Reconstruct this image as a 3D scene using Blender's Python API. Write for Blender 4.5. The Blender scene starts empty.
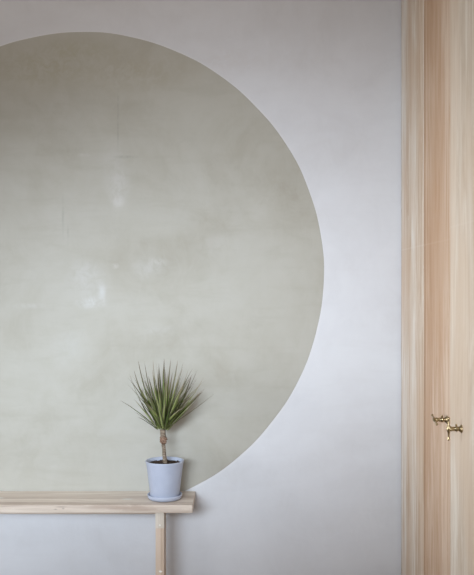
import bpy, bmesh, math, random
from mathutils import Vector, Matrix
S = bpy.context.scene
COL = S.collection
R = math.radians

# ---------------------------------------------------------------- camera
EYE_Y, EYE_Z, F = -3.3, 1.25, 848.0
cd = bpy.data.cameras.new('camera'); cam = bpy.data.objects.new('camera', cd); COL.objects.link(cam)
cam.location = (0, EYE_Y, EYE_Z); cam.rotation_euler = (R(90), 0, 0)
cd.sensor_fit = 'HORIZONTAL'; cd.sensor_width = 36; cd.lens = F/474*36
cd.clip_start = .05
S.camera = cam

# ---------------------------------------------------------------- light
w = bpy.data.worlds.new('world'); S.world = w; w.use_nodes = True
w.node_tree.nodes['Background'].inputs[0].default_value = (1.0, 0.89, 0.79, 1)
w.node_tree.nodes['Background'].inputs[1].default_value = 0.40
def area(name, loc, target, sx, sy, power, color, spread):
    d = bpy.data.lights.new(name, 'AREA'); d.shape = 'RECTANGLE'; d.size = sx; d.size_y = sy
    d.energy = power; d.color = color; d.spread = R(spread)
    o = bpy.data.objects.new(name, d); COL.objects.link(o); o.location = loc
    o.rotation_euler = (Vector(target)-Vector(loc)).to_track_quat('-Z', 'Y').to_euler()
    return o
wl = area('window_daylight', (-1.30, -4.0, 1.50), (-0.80, 0, 0.82), 3.0, 0.6, 14.6, (0.82, 0.93, 1.04), 36)
wl.rotation_euler.rotate_axis('Z', R(19))
area('door_fill', (-2.6, -1.25, 1.15), (0.64, -0.78, 1.15), 0.6, 1.3, 5.4, (0.97, 0.98, 1.0), 44)  # fill lamp added at the left to brighten the cupboard doors, not a known window
area('wall_top_fill', (-1.0, -2.6, 2.6), (-0.45, 0, 2.42), 1.6, 0.5, 2.9, (1.0, 0.955, 0.92), 66)  # unseen warm fill, added to lift the top of the wall
area('overhead_fill', (-1.0, -1.3, 2.72), (-0.9, -0.15, 0.3), 1.2, 0.7, 5.2, (0.95, 0.97, 1.0), 70)  # extra soft lamp added overhead to brighten the bench top and shade beneath it
S.view_settings.view_transform = 'Standard'; S.view_settings.look = 'None'
S.view_settings.gamma = 1; S.view_settings.use_curve_mapping = False
S.view_settings.exposure = 0.0

# ---------------------------------------------------------------- helpers
def link(name, bm, mat, parent=None, smooth=False):
    bmesh.ops.recalc_face_normals(bm, faces=bm.faces)
    me = bpy.data.meshes.new(name); bm.to_mesh(me); bm.free()
    if smooth:
        for p in me.polygons: p.use_smooth = True
    o = bpy.data.objects.new(name, me); COL.objects.link(o)
    if mat: me.materials.append(mat)
    if parent:
        o.parent = parent
    return o
def empty(name, loc):
    o = bpy.data.objects.new(name, None); COL.objects.link(o); o.location = loc
    o.empty_display_size = .1
    return o
def tag(o, **k):
    for a, b in k.items(): o[a] = b
    return o
def box(bm, x0, x1, y0, y1, z0, z1, bevel=0, seg=2):
    r = bmesh.ops.create_cube(bm, size=1)
    vs = r['verts']
    for v in vs:
        v.co = Vector(((x0+x1)/2+v.co.x*(x1-x0), (y0+y1)/2+v.co.y*(y1-y0), (z0+z1)/2+v.co.z*(z1-z0)))
    if bevel:
        es = list({e for v in vs for e in v.link_edges})
        bmesh.ops.bevel(bm, geom=es, offset=bevel, segments=seg, affect='EDGES', profile=.6)
    return bm
def boxm(*a, **k):
    return box(bmesh.new(), *a, **k)
def lathe(bm, prof, n=48, M=None):
    rings = []
    for r, z in prof:
        if r < 1e-6: rings.append([bm.verts.new((0, 0, z))])
        else: rings.append([bm.verts.new((r*math.cos(2*math.pi*i/n), r*math.sin(2*math.pi*i/n), z)) for i in range(n)])
    new = [v for ring in rings for v in ring]
    for a, b in zip(rings, rings[1:]):
        for i in range(n):
            j = (i+1) % n
            if len(a) == 1 and len(b) == 1: continue
            if len(a) == 1: bm.faces.new((a[0], b[i], b[j]))
            elif len(b) == 1: bm.faces.new((a[i], a[j], b[0]))
            else: bm.faces.new((a[i], a[j], b[j], b[i]))
    if M:
        for v in new: v.co = M @ v.co
    return bm
def tube(bm, pts, rads, n=12):
    rings = []
    for i, p in enumerate(pts):
        p = Vector(p)
        d = (Vector(pts[min(i+1, len(pts)-1)])-Vector(pts[max(i-1, 0)])).normalized()
        q = d.to_track_quat('Z', 'Y')
        rings.append([bm.verts.new(p+q @ Vector((rads[i]*math.cos(2*math.pi*k/n), rads[i]*math.sin(2*math.pi*k/n), 0))) for k in range(n)])
    for a, b in zip(rings, rings[1:]):
        for i in range(n):
            j = (i+1) % n
            bm.faces.new((a[i], a[j], b[j], b[i]))
    bm.faces.new(rings[0][::-1]); bm.faces.new(rings[-1])
    return bm

# ---------------------------------------------------------------- node helper
class N:
    def __init__(s, name, rough=.8, spec=.3):
        s.m = bpy.data.materials.new(name); s.m.use_nodes = True
        s.t = s.m.node_tree; s.b = s.t.nodes['Principled BSDF']
        s.b.inputs['Roughness'].default_value = rough
        s.b.inputs['Specular IOR Level'].default_value = spec
        s.tc = s.t.nodes.new('ShaderNodeTexCoord').outputs['Object']
    def L(s, a, b):
        if hasattr(a, 'is_linked') or isinstance(a, bpy.types.NodeSocket): s.t.links.new(a, b)
        else:
            b.default_value = a
    def node(s, t, **k):
        n = s.t.nodes.new(t)
        for a, b in k.items(): setattr(n, a, b)
        return n
    def math(s, op, a, b=0.0, clamp=False):
        n = s.node('ShaderNodeMath', operation=op, use_clamp=clamp); s.L(a, n.inputs[0]); s.L(b, n.inputs[1]); return n.outputs[0]
    def map(s, scale=(1, 1, 1), loc=(0, 0, 0), v=None):
        n = s.node('ShaderNodeMapping'); s.L(v or s.tc, n.inputs[0])
        n.inputs['Scale'].default_value = scale; n.inputs['Location'].default_value = loc; return n.outputs[0]
    def noise(s, v, scale, detail=4, rough=.55, dist=0):
        n = s.node('ShaderNodeTexNoise'); s.L(v, n.inputs['Vector'])
        n.inputs['Scale'].default_value = scale; n.inputs['Detail'].default_value = detail
        n.inputs['Roughness'].default_value = rough; n.inputs['Distortion'].default_value = dist; return n.outputs['Fac']
    def ramp(s, f, stops):
        n = s.node('ShaderNodeValToRGB'); s.L(f, n.inputs[0]); e = n.color_ramp.elements
        while len(e) < len(stops): e.new(.5)
        for el, (p, c) in zip(e, stops):
            el.position = p; el.color = tuple(c)+(1,) if len(c) == 3 else c
        return n.outputs[0]
    def rng(s, f, a, b, c, d, smooth=True):
        n = s.node('ShaderNodeMapRange'); n.interpolation_type = 'SMOOTHSTEP' if smooth else 'LINEAR'
        s.L(f, n.inputs[0])
        for i, x in enumerate((a, b, c, d)): n.inputs[i+1].default_value = x
        return n.outputs[0]
    def mix(s, f, a, b, mode='MIX'):
        n = s.node('ShaderNodeMix', data_type='RGBA', blend_type=mode)
        s.L(f, n.inputs[0])
        for x, i in ((a, 6), (b, 7)):
            if isinstance(x, tuple): x = x+(1,) if len(x) == 3 else x
            s.L(x, n.inputs[i])
        return n.outputs[2]
    def blob(s, x, z, rx, rz, y=None):
        v = s.map((1/rx, 0, 1/rz), (-x/rx, 0, -z/rz))
        n = s.node('ShaderNodeVectorMath', operation='LENGTH'); s.L(v, n.inputs[0])
        return s.rng(n.outputs['Value'], 0, 1, 1, 0)
    def bump(s, h, strength, dist=.002):
        n = s.node('ShaderNodeBump'); n.inputs['Strength'].default_value = strength
        n.inputs['Distance'].default_value = dist; s.L(h, n.inputs['Height']); s.L(n.outputs[0], s.b.inputs['Normal'])
    def out(s, c): s.L(c if not isinstance(c, tuple) else c+(1,), s.b.inputs['Base Color']); return s.m

def px(x, y):              # point on the back wall for a measured spot of the plaster
    return ((x-237)*3.3/F, EYE_Z-(y-287.5)*3.3/F)

def plaster(name, base, dark, light, marks=(), rim=None):
    m = N(name, .62, .25)
    big = m.noise(m.map((1, 1, 1.3)), 2.2, 5, .6, .6)
    c = m.ramp(big, [(.28, dark), (.5, base), (.74, light)])
    fine = m.noise(m.map((1.6, 1, 1)), 9, 6, .65, .8)
    c = m.mix(m.rng(fine, .35, .7, 0, .34), c, light)
    streak = m.noise(m.map((1.2, 1, 6)), 3.0, 4, .6, .3)
    c = m.mix(m.rng(streak, .48, .75, 0, .28), c, dark)
    brk = m.noise(m.map((1, 1, 1), (3, 0, 1)), 26, 5, .7, .6)
    for (x, y, rx, ry, st, col) in marks:
        X, Z = px(x, y)
        f = m.math('MULTIPLY', m.blob(X, Z, rx*3.3/F, ry*3.3/F), m.rng(brk, .34, .62, .15, 1))
        c = m.mix(m.math('MULTIPLY', f, st), c, col)
    if rim:      # paler edge left around the circle where it was cut in
        X, Z = px(82, 274)
        v = m.map((1, 0, 1), (-X, 0, -Z)); ln = m.node('ShaderNodeVectorMath', operation='LENGTH'); m.L(v, ln.inputs[0])
        c = m.mix(m.rng(ln.outputs['Value'], .941, .949, rim, 0), c, (.78, .78, .79))
    h = m.math('ADD', m.math('MULTIPLY', fine, .6), m.math('MULTIPLY', m.noise(m.tc, 60, 4, .6), .25))
    m.bump(h, .35, .0035)
    return m.out(c)

def wood(name, cols, grain='z', across='y', stave=.07, knots=(), tint=None, seed=0.0, mark=None, fibre=1.0, patches=()):
    """grain runs along one axis; staves glued side by side along the other"""
    m = N(name, .55, .3)
    sc = {'x': 55, 'y': 55, 'z': 55}; sc[grain] = 2.6
    v = m.map((sc['x'], sc['y'], sc['z']), (seed, seed*1.7, seed*.6))
    g1 = m.noise(v, 1.0, 5, .6, .35)
    sl = {'x': 16, 'y': 16, 'z': 16}; sl[grain] = 1.9
    g2 = m.noise(m.map((sl['x'], sl['y'], sl['z']), (seed*2, seed, seed)), 1.0, 5, .6, 1.6)
    sep = m.node('ShaderNodeSeparateXYZ'); m.L(m.tc, sep.inputs[0])
    a = sep.outputs[across.upper()]; gz = sep.outputs[grain.upper()]
    k = m.math('FLOOR', m.math('DIVIDE', m.math('ADD', a, 7.013+seed*.11), stave))
    wn = m.node('ShaderNodeTexWhiteNoise', noise_dimensions='1D'); m.L(m.math('ADD', k, seed), wn.inputs['W'])
    f = m.math('ADD', m.math('MULTIPLY', g1, .40), m.math('MULTIPLY', g2, .52))
    f = m.math('ADD', f, m.math('MULTIPLY', wn.outputs['Value'], .20))
    c = m.ramp(f, [(.42, cols[0]), (.51, cols[1]), (.60, cols[2]), (.71, cols[3])])
    # cathedral streaks
    wv = m.noise(m.map(tuple(90 if ax != grain else 5 for ax in 'xyz'), (seed, 0, 2)), 1, 3, .6, 1.5)
    c = m.mix(m.rng(wv, .56, .72, 0, .30*fibre), c, cols[0])
    fl = m.noise(m.map(tuple(140 if ax != grain else 22 for ax in 'xyz'), (seed, 3, 1)), 1, 2, .5, .3)
    c = m.mix(m.rng(fl, .66, .78, 0, .35*fibre), c, cols[0])
    lw = m.noise(m.map(tuple(30 if ax != grain else 7 for ax in 'xyz'), (seed, 9, 4)), 1, 4, .65, 2.2)
    c = m.mix(m.rng(lw, .56, .74, 0, .45), c, cols[3])
    if tint:   # slow drift of the wood's own colour along the board
        t = m.noise(m.map(tuple(5 if ax != grain else 1.3 for ax in 'xyz'), (seed*3, 2, 5)), 1, 2, .5, .2)
        c = m.mix(m.rng(t, .42, .64, 0, .55), c, tint)
    if mark is not None:
        d = m.math('ABSOLUTE', m.math('SUBTRACT', gz, mark))
        c = m.mix(m.rng(d, .001, .004, .14, 0), c, cols[3])
    for (ka, kg, ra, rg) in knots:
        dv = m.math('POWER', m.math('DIVIDE', m.math('SUBTRACT', sep.outputs['Z'], ka), ra), 2)
        dg = m.math('POWER', m.math('DIVIDE', m.math('SUBTRACT', gz, kg), rg), 2)
        c = m.mix(m.rng(m.math('SQRT', m.math('ADD', dv, dg)), .2, 1, .5, 0), c, tuple(x*.55 for x in cols[0]))
    for (X, Y, rx, ry, st) in patches:      # worn pale patches on the seat
        v = m.map((1/rx, 1/ry, 0), (-X/rx, -Y/ry, 0)); ln = m.node('ShaderNodeVectorMath', operation='LENGTH'); m.L(v, ln.inputs[0])
        c = m.mix(m.rng(ln.outputs['Value'], .3, 1, st, 0), c, (.70, .73, .71))
    m.bump(g1, .15, .001)
    return m.out(c)

# ---------------------------------------------------------------- materials
WHITE = (.80, .80, .835); GLIGHT = (.60, .60, .60)
m_wall = plaster('pale_plaster', (.645, .655, .69), (.60, .605, .63), (.685, .70, .735),
    marks=((230, 60, 60, 20, .35, (.58, .56, .56)), (300, 60, 40, 14, .3, (.58, .57, .58)), (370, 520, 40, 40, .3, (.72, .73, .76)),
           (380, 480, 30, 20, .3, (.58, .59, .62))), rim=.30)
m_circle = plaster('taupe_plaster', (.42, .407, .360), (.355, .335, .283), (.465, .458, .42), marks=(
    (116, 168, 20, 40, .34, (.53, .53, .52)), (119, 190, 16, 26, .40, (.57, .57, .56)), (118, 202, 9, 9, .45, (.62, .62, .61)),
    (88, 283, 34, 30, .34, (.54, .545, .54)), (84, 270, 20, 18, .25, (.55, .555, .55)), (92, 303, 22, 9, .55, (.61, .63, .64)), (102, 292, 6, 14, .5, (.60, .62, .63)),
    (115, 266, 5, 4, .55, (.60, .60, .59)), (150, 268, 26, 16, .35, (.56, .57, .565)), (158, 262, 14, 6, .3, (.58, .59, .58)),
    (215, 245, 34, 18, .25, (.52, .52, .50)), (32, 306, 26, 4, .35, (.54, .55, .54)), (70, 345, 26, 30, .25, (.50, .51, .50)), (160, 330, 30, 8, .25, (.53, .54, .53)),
    (60, 120, 50, 50, .25, (.46, .455, .43)), (118, 120, 1.6, 40, .8, (.31, .305, .27)), (126, 157, 16, 2.5, .8, (.30, .295, .26)), (63, 215, 1.8, 30, .6, (.34, .335, .30)),
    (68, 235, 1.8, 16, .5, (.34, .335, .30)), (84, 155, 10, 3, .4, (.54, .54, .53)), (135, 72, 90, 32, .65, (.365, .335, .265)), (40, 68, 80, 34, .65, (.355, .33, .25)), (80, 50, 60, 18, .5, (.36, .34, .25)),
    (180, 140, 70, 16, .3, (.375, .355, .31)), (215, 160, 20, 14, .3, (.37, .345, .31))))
m_ceil = N('ceiling_paint').out((.72, .70, .68))
m_floor = wood('floor_boards', [(.22, .16, .11), (.30, .22, .16), (.34, .26, .19), (.40, .31, .23)], 'y', 'x', .14, seed=4)
pale = [(.47, .37, .27), (.56, .475, .38), (.63, .56, .475), (.72, .67, .59)]
warm = [(.37, .225, .13), (.46, .30, .19), (.52, .37, .26), (.62, .49, .38)]
m_d1 = wood('door_timber_greyed', [(.50, .37, .26), (.61, .51, .41), (.69, .62, .54), (.79, .76, .71)], stave=.085, seed=1.3, tint=(.56, .40, .27), mark=1.395)
m_d2 = wood('door_timber_warm', warm, stave=.11, seed=5.1, tint=(.44, .265, .15), mark=1.395)
m_d3 = wood('door_timber_pale', pale, stave=.12, seed=8.2, mark=1.43, tint=(.60, .47, .35))
m_carc = wood('cupboard_timber', warm, stave=.3, seed=2.2)
m_top = wood('bench_timber', [(.45, .36, .30), (.56, .475, .405), (.64, .555, .48), (.76, .69, .61)], 'x', 'y', .05, seed=3.3, fibre=.8,
    knots=((.446, -.632, .004, .007), (.443, -.660, .0035, .009), (.452, -.64, .003, .03)), patches=((-.90, -.112, .035, .012, .7), (-.41, -.13, .03, .016, .5)))
m_leg = wood('leg_timber', [(.50, .38, .29), (.60, .48, .385), (.66, .55, .46), (.74, .66, .58)], 'z', 'x', .05, seed=6.5)
m_leg2 = wood('rail_timber', [(.44, .34, .26), (.52, .42, .34), (.58, .48, .40), (.64, .55, .48)], 'x', 'z', .06, seed=7.5)
m_legend = wood('leg_block_timber', [(.52, .46, .39), (.60, .54, .47), (.67, .61, .54), (.74, .69, .62)], 'z', 'x', .05, seed=2.5)
m_peg = N('peg_wood').out((.86, .83, .78))
m_pot = N('blue_grey_glaze', .42, .4)
_c = m_pot.ramp(m_pot.noise(m_pot.map((1, 1, 1)), 22, 4, .6), [(.3, (.42, .465, .58)), (.7, (.47, .515, .63))])
m_pot = m_pot.out(_c)
_s = N('potting_soil', .95, .1)
_n = _s.noise(_s.tc, 160, 5, .7)
_s.bump(_n, .9, .004)
m_soil = _s.out(_s.ramp(_n, [(.35, (.018, .012, .009)), (.6, (.07, .05, .038)), (.75, (.16, .12, .10))]))
_s = N('cane_bark', .85, .2)
_n = _s.noise(_s.map((60, 60, 260)), 1, 4, .7, .5)
_s.bump(_n, .6, .002)
m_stem = _s.out(_s.ramp(_n, [(.36, (.10, .07, .05)), (.52, (.23, .18, .135)), (.68, (.44, .38, .31))]))
_s = N('old_leaf_scars', .9, .1)
_n = _s.noise(_s.tc, 190, 4, .7)
m_knot = _s.out(_s.ramp(_n, [(.36, (.09, .045, .03)), (.52, (.25, .155, .11)), (.68, (.46, .35, .27))]))
def leafmat():
    m = N('striped_leaf', .55, .2)
    uv = m.node('ShaderNodeUVMap'); uv.uv_map = 'leaf'
    sep = m.node('ShaderNodeSeparateXYZ'); m.L(uv.outputs[0], sep.inputs[0])
    u, v = sep.outputs[0], sep.outputs[1]
    at = m.node('ShaderNodeAttribute'); at.attribute_name = 'tone'; tone = at.outputs['Fac']
    edge = m.rng(m.math('ABSOLUTE', m.math('SUBTRACT', u, .5)), .24, .46, 0, 1)
    tip = m.rng(v, .48, .98, 0, 1.0)
    c = m.mix(tone, (.040, .085, .010), (.25, .33, .085))
    c = m.mix(m.rng(m.math('ABSOLUTE', m.math('SUBTRACT', u, .5)), 0, .14, .55, 0), c, (.33, .38, .14))
    c = m.mix(m.rng(v, .0, .20, .55, 0), c, (.34, .42, .12))
    red = m.mix(tone, (.085, .050, .045), (.33, .25, .21))
    c = m.mix(m.math('MULTIPLY', edge, .85), c, red)
    c = m.mix(m.math('MULTIPLY', tip, .85), c, red)
    m.b.inputs['Subsurface Weight'].default_value = 0
    return m.out(c)
m_leaf = leafmat()
_s = N('aged_brass', .30, .5); _s.b.inputs['Metallic'].default_value = 1.0
_n = _s.noise(_s.tc, 130, 3, .6)
m_brass = _s.out(_s.ramp(_n, [(.3, (.22, .165, .085)), (.6, (.50, .40, .24)), (.8, (.72, .62, .42))]))

# ---------------------------------------------------------------- room shell
XL, XR, YB, ZC = -2.7, 1.32, -5.0, 2.75
tag(link('wall_back', boxm(XL-.1, XR+.1, 0, .12, -.0, ZC), m_wall), kind='structure')
tag(link('wall_right', boxm(XR, XR+.1, YB, 0, 0, ZC), m_wall), kind='structure')
tag(link('floor', boxm(XL-.1, XR+.1, YB, .12, -.1, 0), m_floor), kind='structure')
tag(link('ceiling', boxm(XL-.1, XR+.1, YB, .12, ZC, ZC+.1), m_ceil), kind='structure')

# ---------------------------------------------------------------- plaster circle on the wall
cx, cz = px(82, 274)
bm = bmesh.new()
n = 220; rings = []
def crad(t):
    ux, uz = math.cos(t), math.sin(t)
    r = 241.7*3.3/F
    if uz < 0: r *= 1-.009*abs(uz)**2
    r += .0012*math.sin(5*t+.4)+.0008*math.sin(13*t+1.1)+.0005*math.sin(31*t)
    return cx+r*ux, cz+r*uz
pts = [crad(2*math.pi*i/n) for i in range(n)]
for y, ins in ((-.0004, 0), (-.0010, 0), (-.0014, .0010)):
    ring = []
    for (x, z) in pts:
        d = Vector((x-cx, z-cz)).normalized()
        ring.append(bm.verts.new((x-d.x*ins, y, z-d.y*ins)))
    rings.append(ring)
for a, b in zip(rings, rings[1:]):
    for i in range(n): bm.faces.new((a[i], a[(i+1) % n], b[(i+1) % n], b[i]))
bm.faces.new(rings[0]); bm.faces.new(rings[-1])
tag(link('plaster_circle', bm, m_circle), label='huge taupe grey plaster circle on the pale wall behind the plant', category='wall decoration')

# ---------------------------------------------------------------- timber cupboard along the right
CX = .6385
cup = tag(empty('cupboard', (CX+.3, -.75, 0)), label='tall pale timber cupboard with plain doors and brass turn latches at the right', category='cupboard')
def child(name, bm, mat, par, smooth=False):
    o = link(name, bm, mat, None, smooth)
    o.parent = par
    loc = Vector((0, 0, 0)); p = par
    while p: loc += p.location; p = p.parent
    o.location = -loc        # mesh is in world coordinates
    return o
child('carcass', boxm(CX+.024, XR-.002, -1.5, -.002, .0, 2.7, bevel=.001), m_carc, cup)
edges = [.003, .400, .760, 1.14, 1.497]
doors = []
for i, (a, b) in enumerate(zip(edges, edges[1:])):
    off = (0, .001, 0, 0)[i]
    d = child('door', boxm(CX+off, CX+.0235+off*0, -b+.001, -a-.001, .02, 2.69, bevel=.0012), (m_d1, m_d2, m_d3, m_d1)[i], cup)
    doors.append(d)
doors[1]['label'] = 'warmer brown timber door'
LZ = .8485
def latch(y, length, tilt, parent, rose_r=.012):
    """brass turn latch standing off the door towards -x"""
    M = Matrix.Translation((CX, y, LZ)) @ Matrix.Rotation(R(-90), 4, 'Y')
    L = length
    bm = bmesh.new()
    lathe(bm, [(0, 0), (rose_r, 0), (rose_r, .002), (rose_r*.86, .004), (.0084, .006), (.0064, .009), (.0062, L*.30), (.0078, L*.34), (.0086, L*.39),
               (.0078, L*.44), (.0062, L*.50), (.0060, L-.010), (.0074, L-.006), (.0058, L-.002), (0, L-.002)], 24, M)
    l = child('latch', bm, m_brass, parent, True)
    # turning bar across the end of the spindle
    T = Matrix.Translation((CX-L, y, LZ)) @ Matrix.Rotation(R(tilt), 4, 'X')
    bm = bmesh.new()
    H = .031
    prof = [(0, -H-.003), (.0030, -H-.002), (.0042, -H+.001), (.0030, -H+.004), (.0025, -H+.008), (.0029, -.012), (.0040, -.009), (.0058, -.004), (.0062, 0),
            (.0058, .004), (.0040, .009), (.0029, .012), (.0025, H-.008), (.0030, H-.004), (.0042, H-.001), (.0030, H+.002), (0, H+.003)]
    lathe(bm, prof, 16, T)
    child('turning_bar', bm, m_brass, l, True)
    # small keeper pin on top of the spindle
    bm = bmesh.new()
    P = Matrix.Translation((CX-L*.42, y, LZ+.006))
    lathe(bm, [(0, 0), (.0026, 0), (.0026, .003), (.0034, .005), (.0024, .0075), (0, .008)], 14, P)
    child('pin', bm, m_brass, l, True)
    return l
latch(-.724, .0385, -72, doors[1])
latch(-.892, .0375, 0, doors[2])

# ---------------------------------------------------------------- bench
TOP = .459
BX1 = -.1618; BX0 = -1.75
bench = tag(empty('bench', ((BX0+BX1)/2, -.11, 0)), label='narrow pale wooden bench against the wall with the potted plant on it', category='bench')
bm = bmesh.new()
box(bm, BX0, BX1, -.216, -.0045, TOP-.029, TOP, bevel=.0016)
child('bench_top', bm, m_top, bench)
child('rail', boxm(-1.62+.0310, -.2970, -.122, -.102, .4010, TOP-.0292, bevel=.001), m_leg2, bench)
for x0 in (-.2972, -1.62):
    x1 = x0+.0312
    lg = child('leg', boxm(x0, x1, -.207, -.115, 0, TOP-.029, bevel=.0012), m_leg, bench)
    child('leg_block', boxm(x0-.0004, x1+.0004, -.2085, -.113, TOP-.029-.058, TOP-.0292, bevel=.001), m_legend, lg)['label'] = 'greyer block at the head of the leg'
    for z, r in ((.3835, .0034), (.214, .0036)):
        bm = bmesh.new()
        M = Matrix.Translation(((x0+x1)/2+(.0006 if z > .3 else .003), -.2085 if z > .3 else -.207, z)) @ Matrix.Rotation(R(90), 4, 'X') @ Matrix.Scale(1 if z > .3 else 1.7, 4, (1, 0, 0))
        lathe(bm, [(0, -.004), (r, -.004), (r, .0006), (r*.8, .0012), (0, .0014)], 20, M)
        child('peg', bm, m_peg, lg, True)['label'] = 'whitish round peg'

# ---------------------------------------------------------------- potted dracaena
PX, PY = -.2705, -.124
plant = tag(empty('potted_plant', (PX, PY, TOP)), label='spiky green and reddish leaved plant in a pale blue pot standing on the bench', category='plant')
T0 = Matrix.Translation((PX, PY, TOP))
bm = lathe(bmesh.new(), [(0, .001), (.052, .001), (.0605, .0035), (.0640, .010), (.0650, .0175), (.0642, .0190), (.0625, .0180), (.0595, .0115), (.054, .0075), (0, .007)], 72, T0)
sau = child('saucer', bm, m_pot, plant, True)
bm = lathe(bmesh.new(), [(0, .0078), (.0505, .0078), (.0528, .0092), (.0540, .0125), (.0600, .060), (.0682, .125), (.0718, .1405), (.0722, .1425), (.0712, .1440), (.0690, .1440),
                         (.0676, .1425), (.0655, .125), (.0630, .108), (0, .108)], 72, T0)
child('pot', bm, m_pot, plant, True)
random.seed(5)
bm = bmesh.new()
prof = [(0, .131)]+[(.0655*i/8, .131+.0015*math.cos(i)) for i in range(1, 9)]
lathe(bm, prof, 40)
for v in bm.verts:
    r = v.co.xy.length
    if r < .063: v.co.z += random.uniform(-.002, .0035)
for k in range(90):       # crumbs of earth
    a = random.uniform(0, 6.28); r = .06*math.sqrt(random.random()); s = random.uniform(.002, .005)
    rr = bmesh.ops.create_icosphere(bm, subdivisions=1, radius=s)
    for v in rr['verts']:
        v.co = v.co*random.uniform(.75, 1.2)+Vector((r*math.cos(a), r*math.sin(a), .1325))
for v in bm.verts: v.co = T0 @ v.co
child('soil', bm, m_soil, plant)
SC = 3.176/F
def pp(x, y, dy=0):
    k = (PY+dy-EYE_Y)/F
    return Vector(((x-237)*k, PY+dy, EYE_Z-(y-287.5)*k))
# cane
cp = [(165.2, 466, .0078), (165.0, 461, .0082), (164.4, 455, .0070), (164.0, 449, .0066), (163.4, 444.5, .0072), (163.2, 442, .0098), (163.4, 439.5, .0118), (163.3, 437, .0108),
      (163.0, 434.5, .0095), (162.8, 430, .0100), (162.9, 426, .0092), (163.0, 422, .0060)]
bm = tube(bmesh.new(), [pp(a, b) for a, b, c in cp], [c for a, b, c in cp], 16)
for v in bm.verts: v.co += Vector((random.uniform(-1, 1), random.uniform(-1, 1), 0))*.0007
child('stem', bm, m_stem, plant, True)
bm = bmesh.new()       # lumpy collar of dried leaf bases round the swelling
lathe(bm, [(0, -.015), (.006, -.0145), (.0098, -.011), (.0125, -.006), (.0118, -.0025), (.0138, .001), (.0128, .005), (.0132, .008), (.0105, .012), (.0098, .015), (0, .0155)], 22)
c0 = pp(163.4, 440.2)
for v in bm.verts:
    a = math.atan2(v.co.y, v.co.x)
    k = 1+.13*math.sin(3*a+v.co.z*420)+.09*math.sin(7*a-v.co.z*300)
    v.co.x *= k; v.co.y *= k; v.co.z += .0016*math.sin(4*a+1)
    v.co += c0
child('leaf_scars', bm, m_knot, plant, True)['label'] = 'reddish brown dried collar on the stem'
# foliage
bm = bmesh.new(); uvl = bm.loops.layers.uv.new('leaf'); tl = bm.verts.layers.float.new('tone')
def leaf(base, tip, bow, width, tone, twist=0, taper=.85):
    base, tip = Vector(base), Vector(tip)
    mid = (base+tip)/2+Vector(bow)
    nseg = 12; rows = []
    for i in range(nseg+1):
        t = i/nseg
        p = base*(1-t)**2+mid*2*t*(1-t)+tip*t*t
        d = ((mid-base)*(1-t)+(tip-mid)*t).normalized()
        out = Vector((d.x, d.y, 0))
        # blade faces the middle of the tuft / sky
        up = Vector((0, 0, 1))+Vector((-(p.x-PX), -(p.y-PY), 0)).normalized()*.8+Vector((0, -.35, 0))
        side = d.cross(up)
        if side.length < 1e-3: side = Vector((1, 0, 0))
        side.normalize(); side = Matrix.Rotation(twist*(.4+t), 3, d) @ side
        nrm = side.cross(d).normalized()
        prof = (.80+.35*t/.3 if t < .3 else 1.15) * (1-max(0, t-.3)/.7)**taper
        wd = width*.5*max(prof, .03)
        V = []
        for u, s, h in ((0, -1, .34), (.25, -.5, .13), (.5, 0, 0), (.75, .5, .13), (1, 1, .34)):
            v = bm.verts.new(p+side*wd*s+nrm*wd*h); v[tl] = tone; V.append((v, u, t))
        rows.append(V)
    for a, b in zip(rows, rows[1:]):
        for i in range(4):
            q = (a[i], a[i+1], b[i+1], b[i])
            f = bm.faces.new([x[0] for x in q])
            for lp, x in zip(f.loops, q): lp[uvl].uv = (x[1], x[2])
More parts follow.
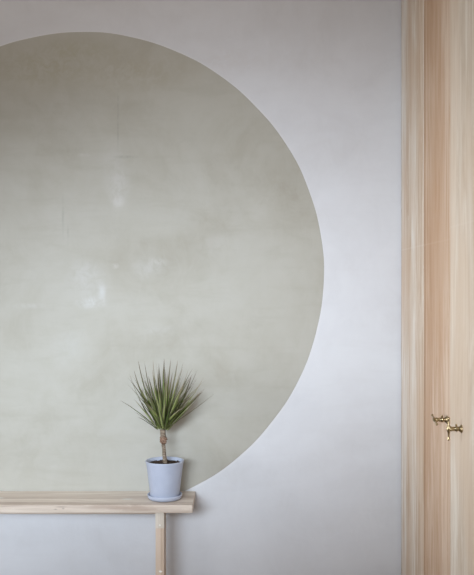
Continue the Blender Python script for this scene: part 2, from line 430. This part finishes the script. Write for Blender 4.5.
# long outer leaves with measured spread: base x,y ; tip x,y ; depth of tip ; bow px (x,y)
outer = [((157, 428), (120.2, 400.4), -.03, (-3, -5), .0078, .35), ((157, 427), (129.2, 372.5), -.03, (-5, 4), .0100, .30), ((158, 426), (133.8, 369.8), .01, (-4, 3), .0080, .5),
 ((158.5, 426), (138.2, 360.8), -.02, (-4, 3), .0095, .35), ((159, 425), (144.4, 361.2), .03, (-3, 3), .0092, .45), ((160, 424), (153.0, 360.4), -.03, (-2, 1), .0100, .5),
 ((160.5, 424), (158.4, 368.0), .04, (-1, 1), .0090, .3), ((162, 424), (164.2, 358.6), -.02, (0, 1), .0100, .25), ((163, 424), (170.8, 358.9), -.04, (1, 1), .0100, .6),
 ((164, 424), (177.8, 360.2), .01, (2, 2), .0098, .4), ((164.5, 424), (183.3, 361.6), -.02, (3, 3), .0098, .35), ((165, 425), (188.6, 369.0), .03, (3, 3), .0088, .8),
 ((165.5, 426), (197.2, 369.8), -.03, (4, 4), .0090, .1), ((166, 427), (204.0, 376.8), -.01, (4, 4), .0078, .95), ((166, 428), (194.5, 382.6), -.05, (3, 3), .0088, .2),
 ((166.5, 429), (198.6, 392.6), -.03, (3, 3), .0085, .55), ((166.5, 429), (215.2, 393.2), -.04, (9, -5), .0085, .5), ((166.5, 430), (200.2, 395.6), .02, (3, 0), .0078, .9), ((167, 431), (192.5, 400.5), -.03, (3, -1), .0075, .3), ((157.5, 430), (137.5, 417.0), -.04, (-2, -3), .0070, .1), ((157, 429), (137, 392.0), -.05, (-4, 1), .0085, .2), ((166.5, 429), (191.5, 375.5), .02, (4, 3), .0085, .15),
 ((157, 429), (134.0, 411.5), -.05, (-2, -3), .0080, .3), ((164, 427), (184.2, 383.4), -.075, (2, 3), .0098, 1.0), ((163, 426), (148.0, 376.0), -.07, (-2, 2), .0100, .6),
 ((163, 426), (172.5, 372.0), -.075, (1, 2), .0100, .55), ((161, 426), (140.5, 385.5), -.075, (-3, 2), .0098, .5), ((163, 428), (189.0, 396.5), -.07, (3, 2), .0090, .4)]
for (b, t, dy, bow, wd, tone) in outer:
    leaf(pp(*b, dy=dy*.08), pp(*t, dy=dy), (bow[0]*SC, 0, -bow[1]*SC), wd*1.0, tone, random.uniform(-.4, .4), .62)
for k in range(98):        # inner leaves filling the fan
    a = R(random.uniform(-36, 46)); L = random.uniform(.14, .245)*(1-.14*abs(a))
    dy = random.uniform(-.12, .085)
    L2 = math.sqrt(max(L*L-dy*dy, .01))
    bx = 162.8+8*math.sin(a)+random.uniform(-2.5, 2.5); by = random.uniform(419, 430)
    b = pp(bx, by, dy*.06)
    t = b+Vector((L2*math.sin(a), dy, L2*math.cos(a)))
    leaf(b, t, (.008*math.sin(a)*-1, 0, .004), random.uniform(.0066, .0088), random.choice((.0, .05, .15, .3, .5, .75, 1.0)), random.uniform(-.9, .9))
fol = child('foliage', bm, m_leaf, plant, True)
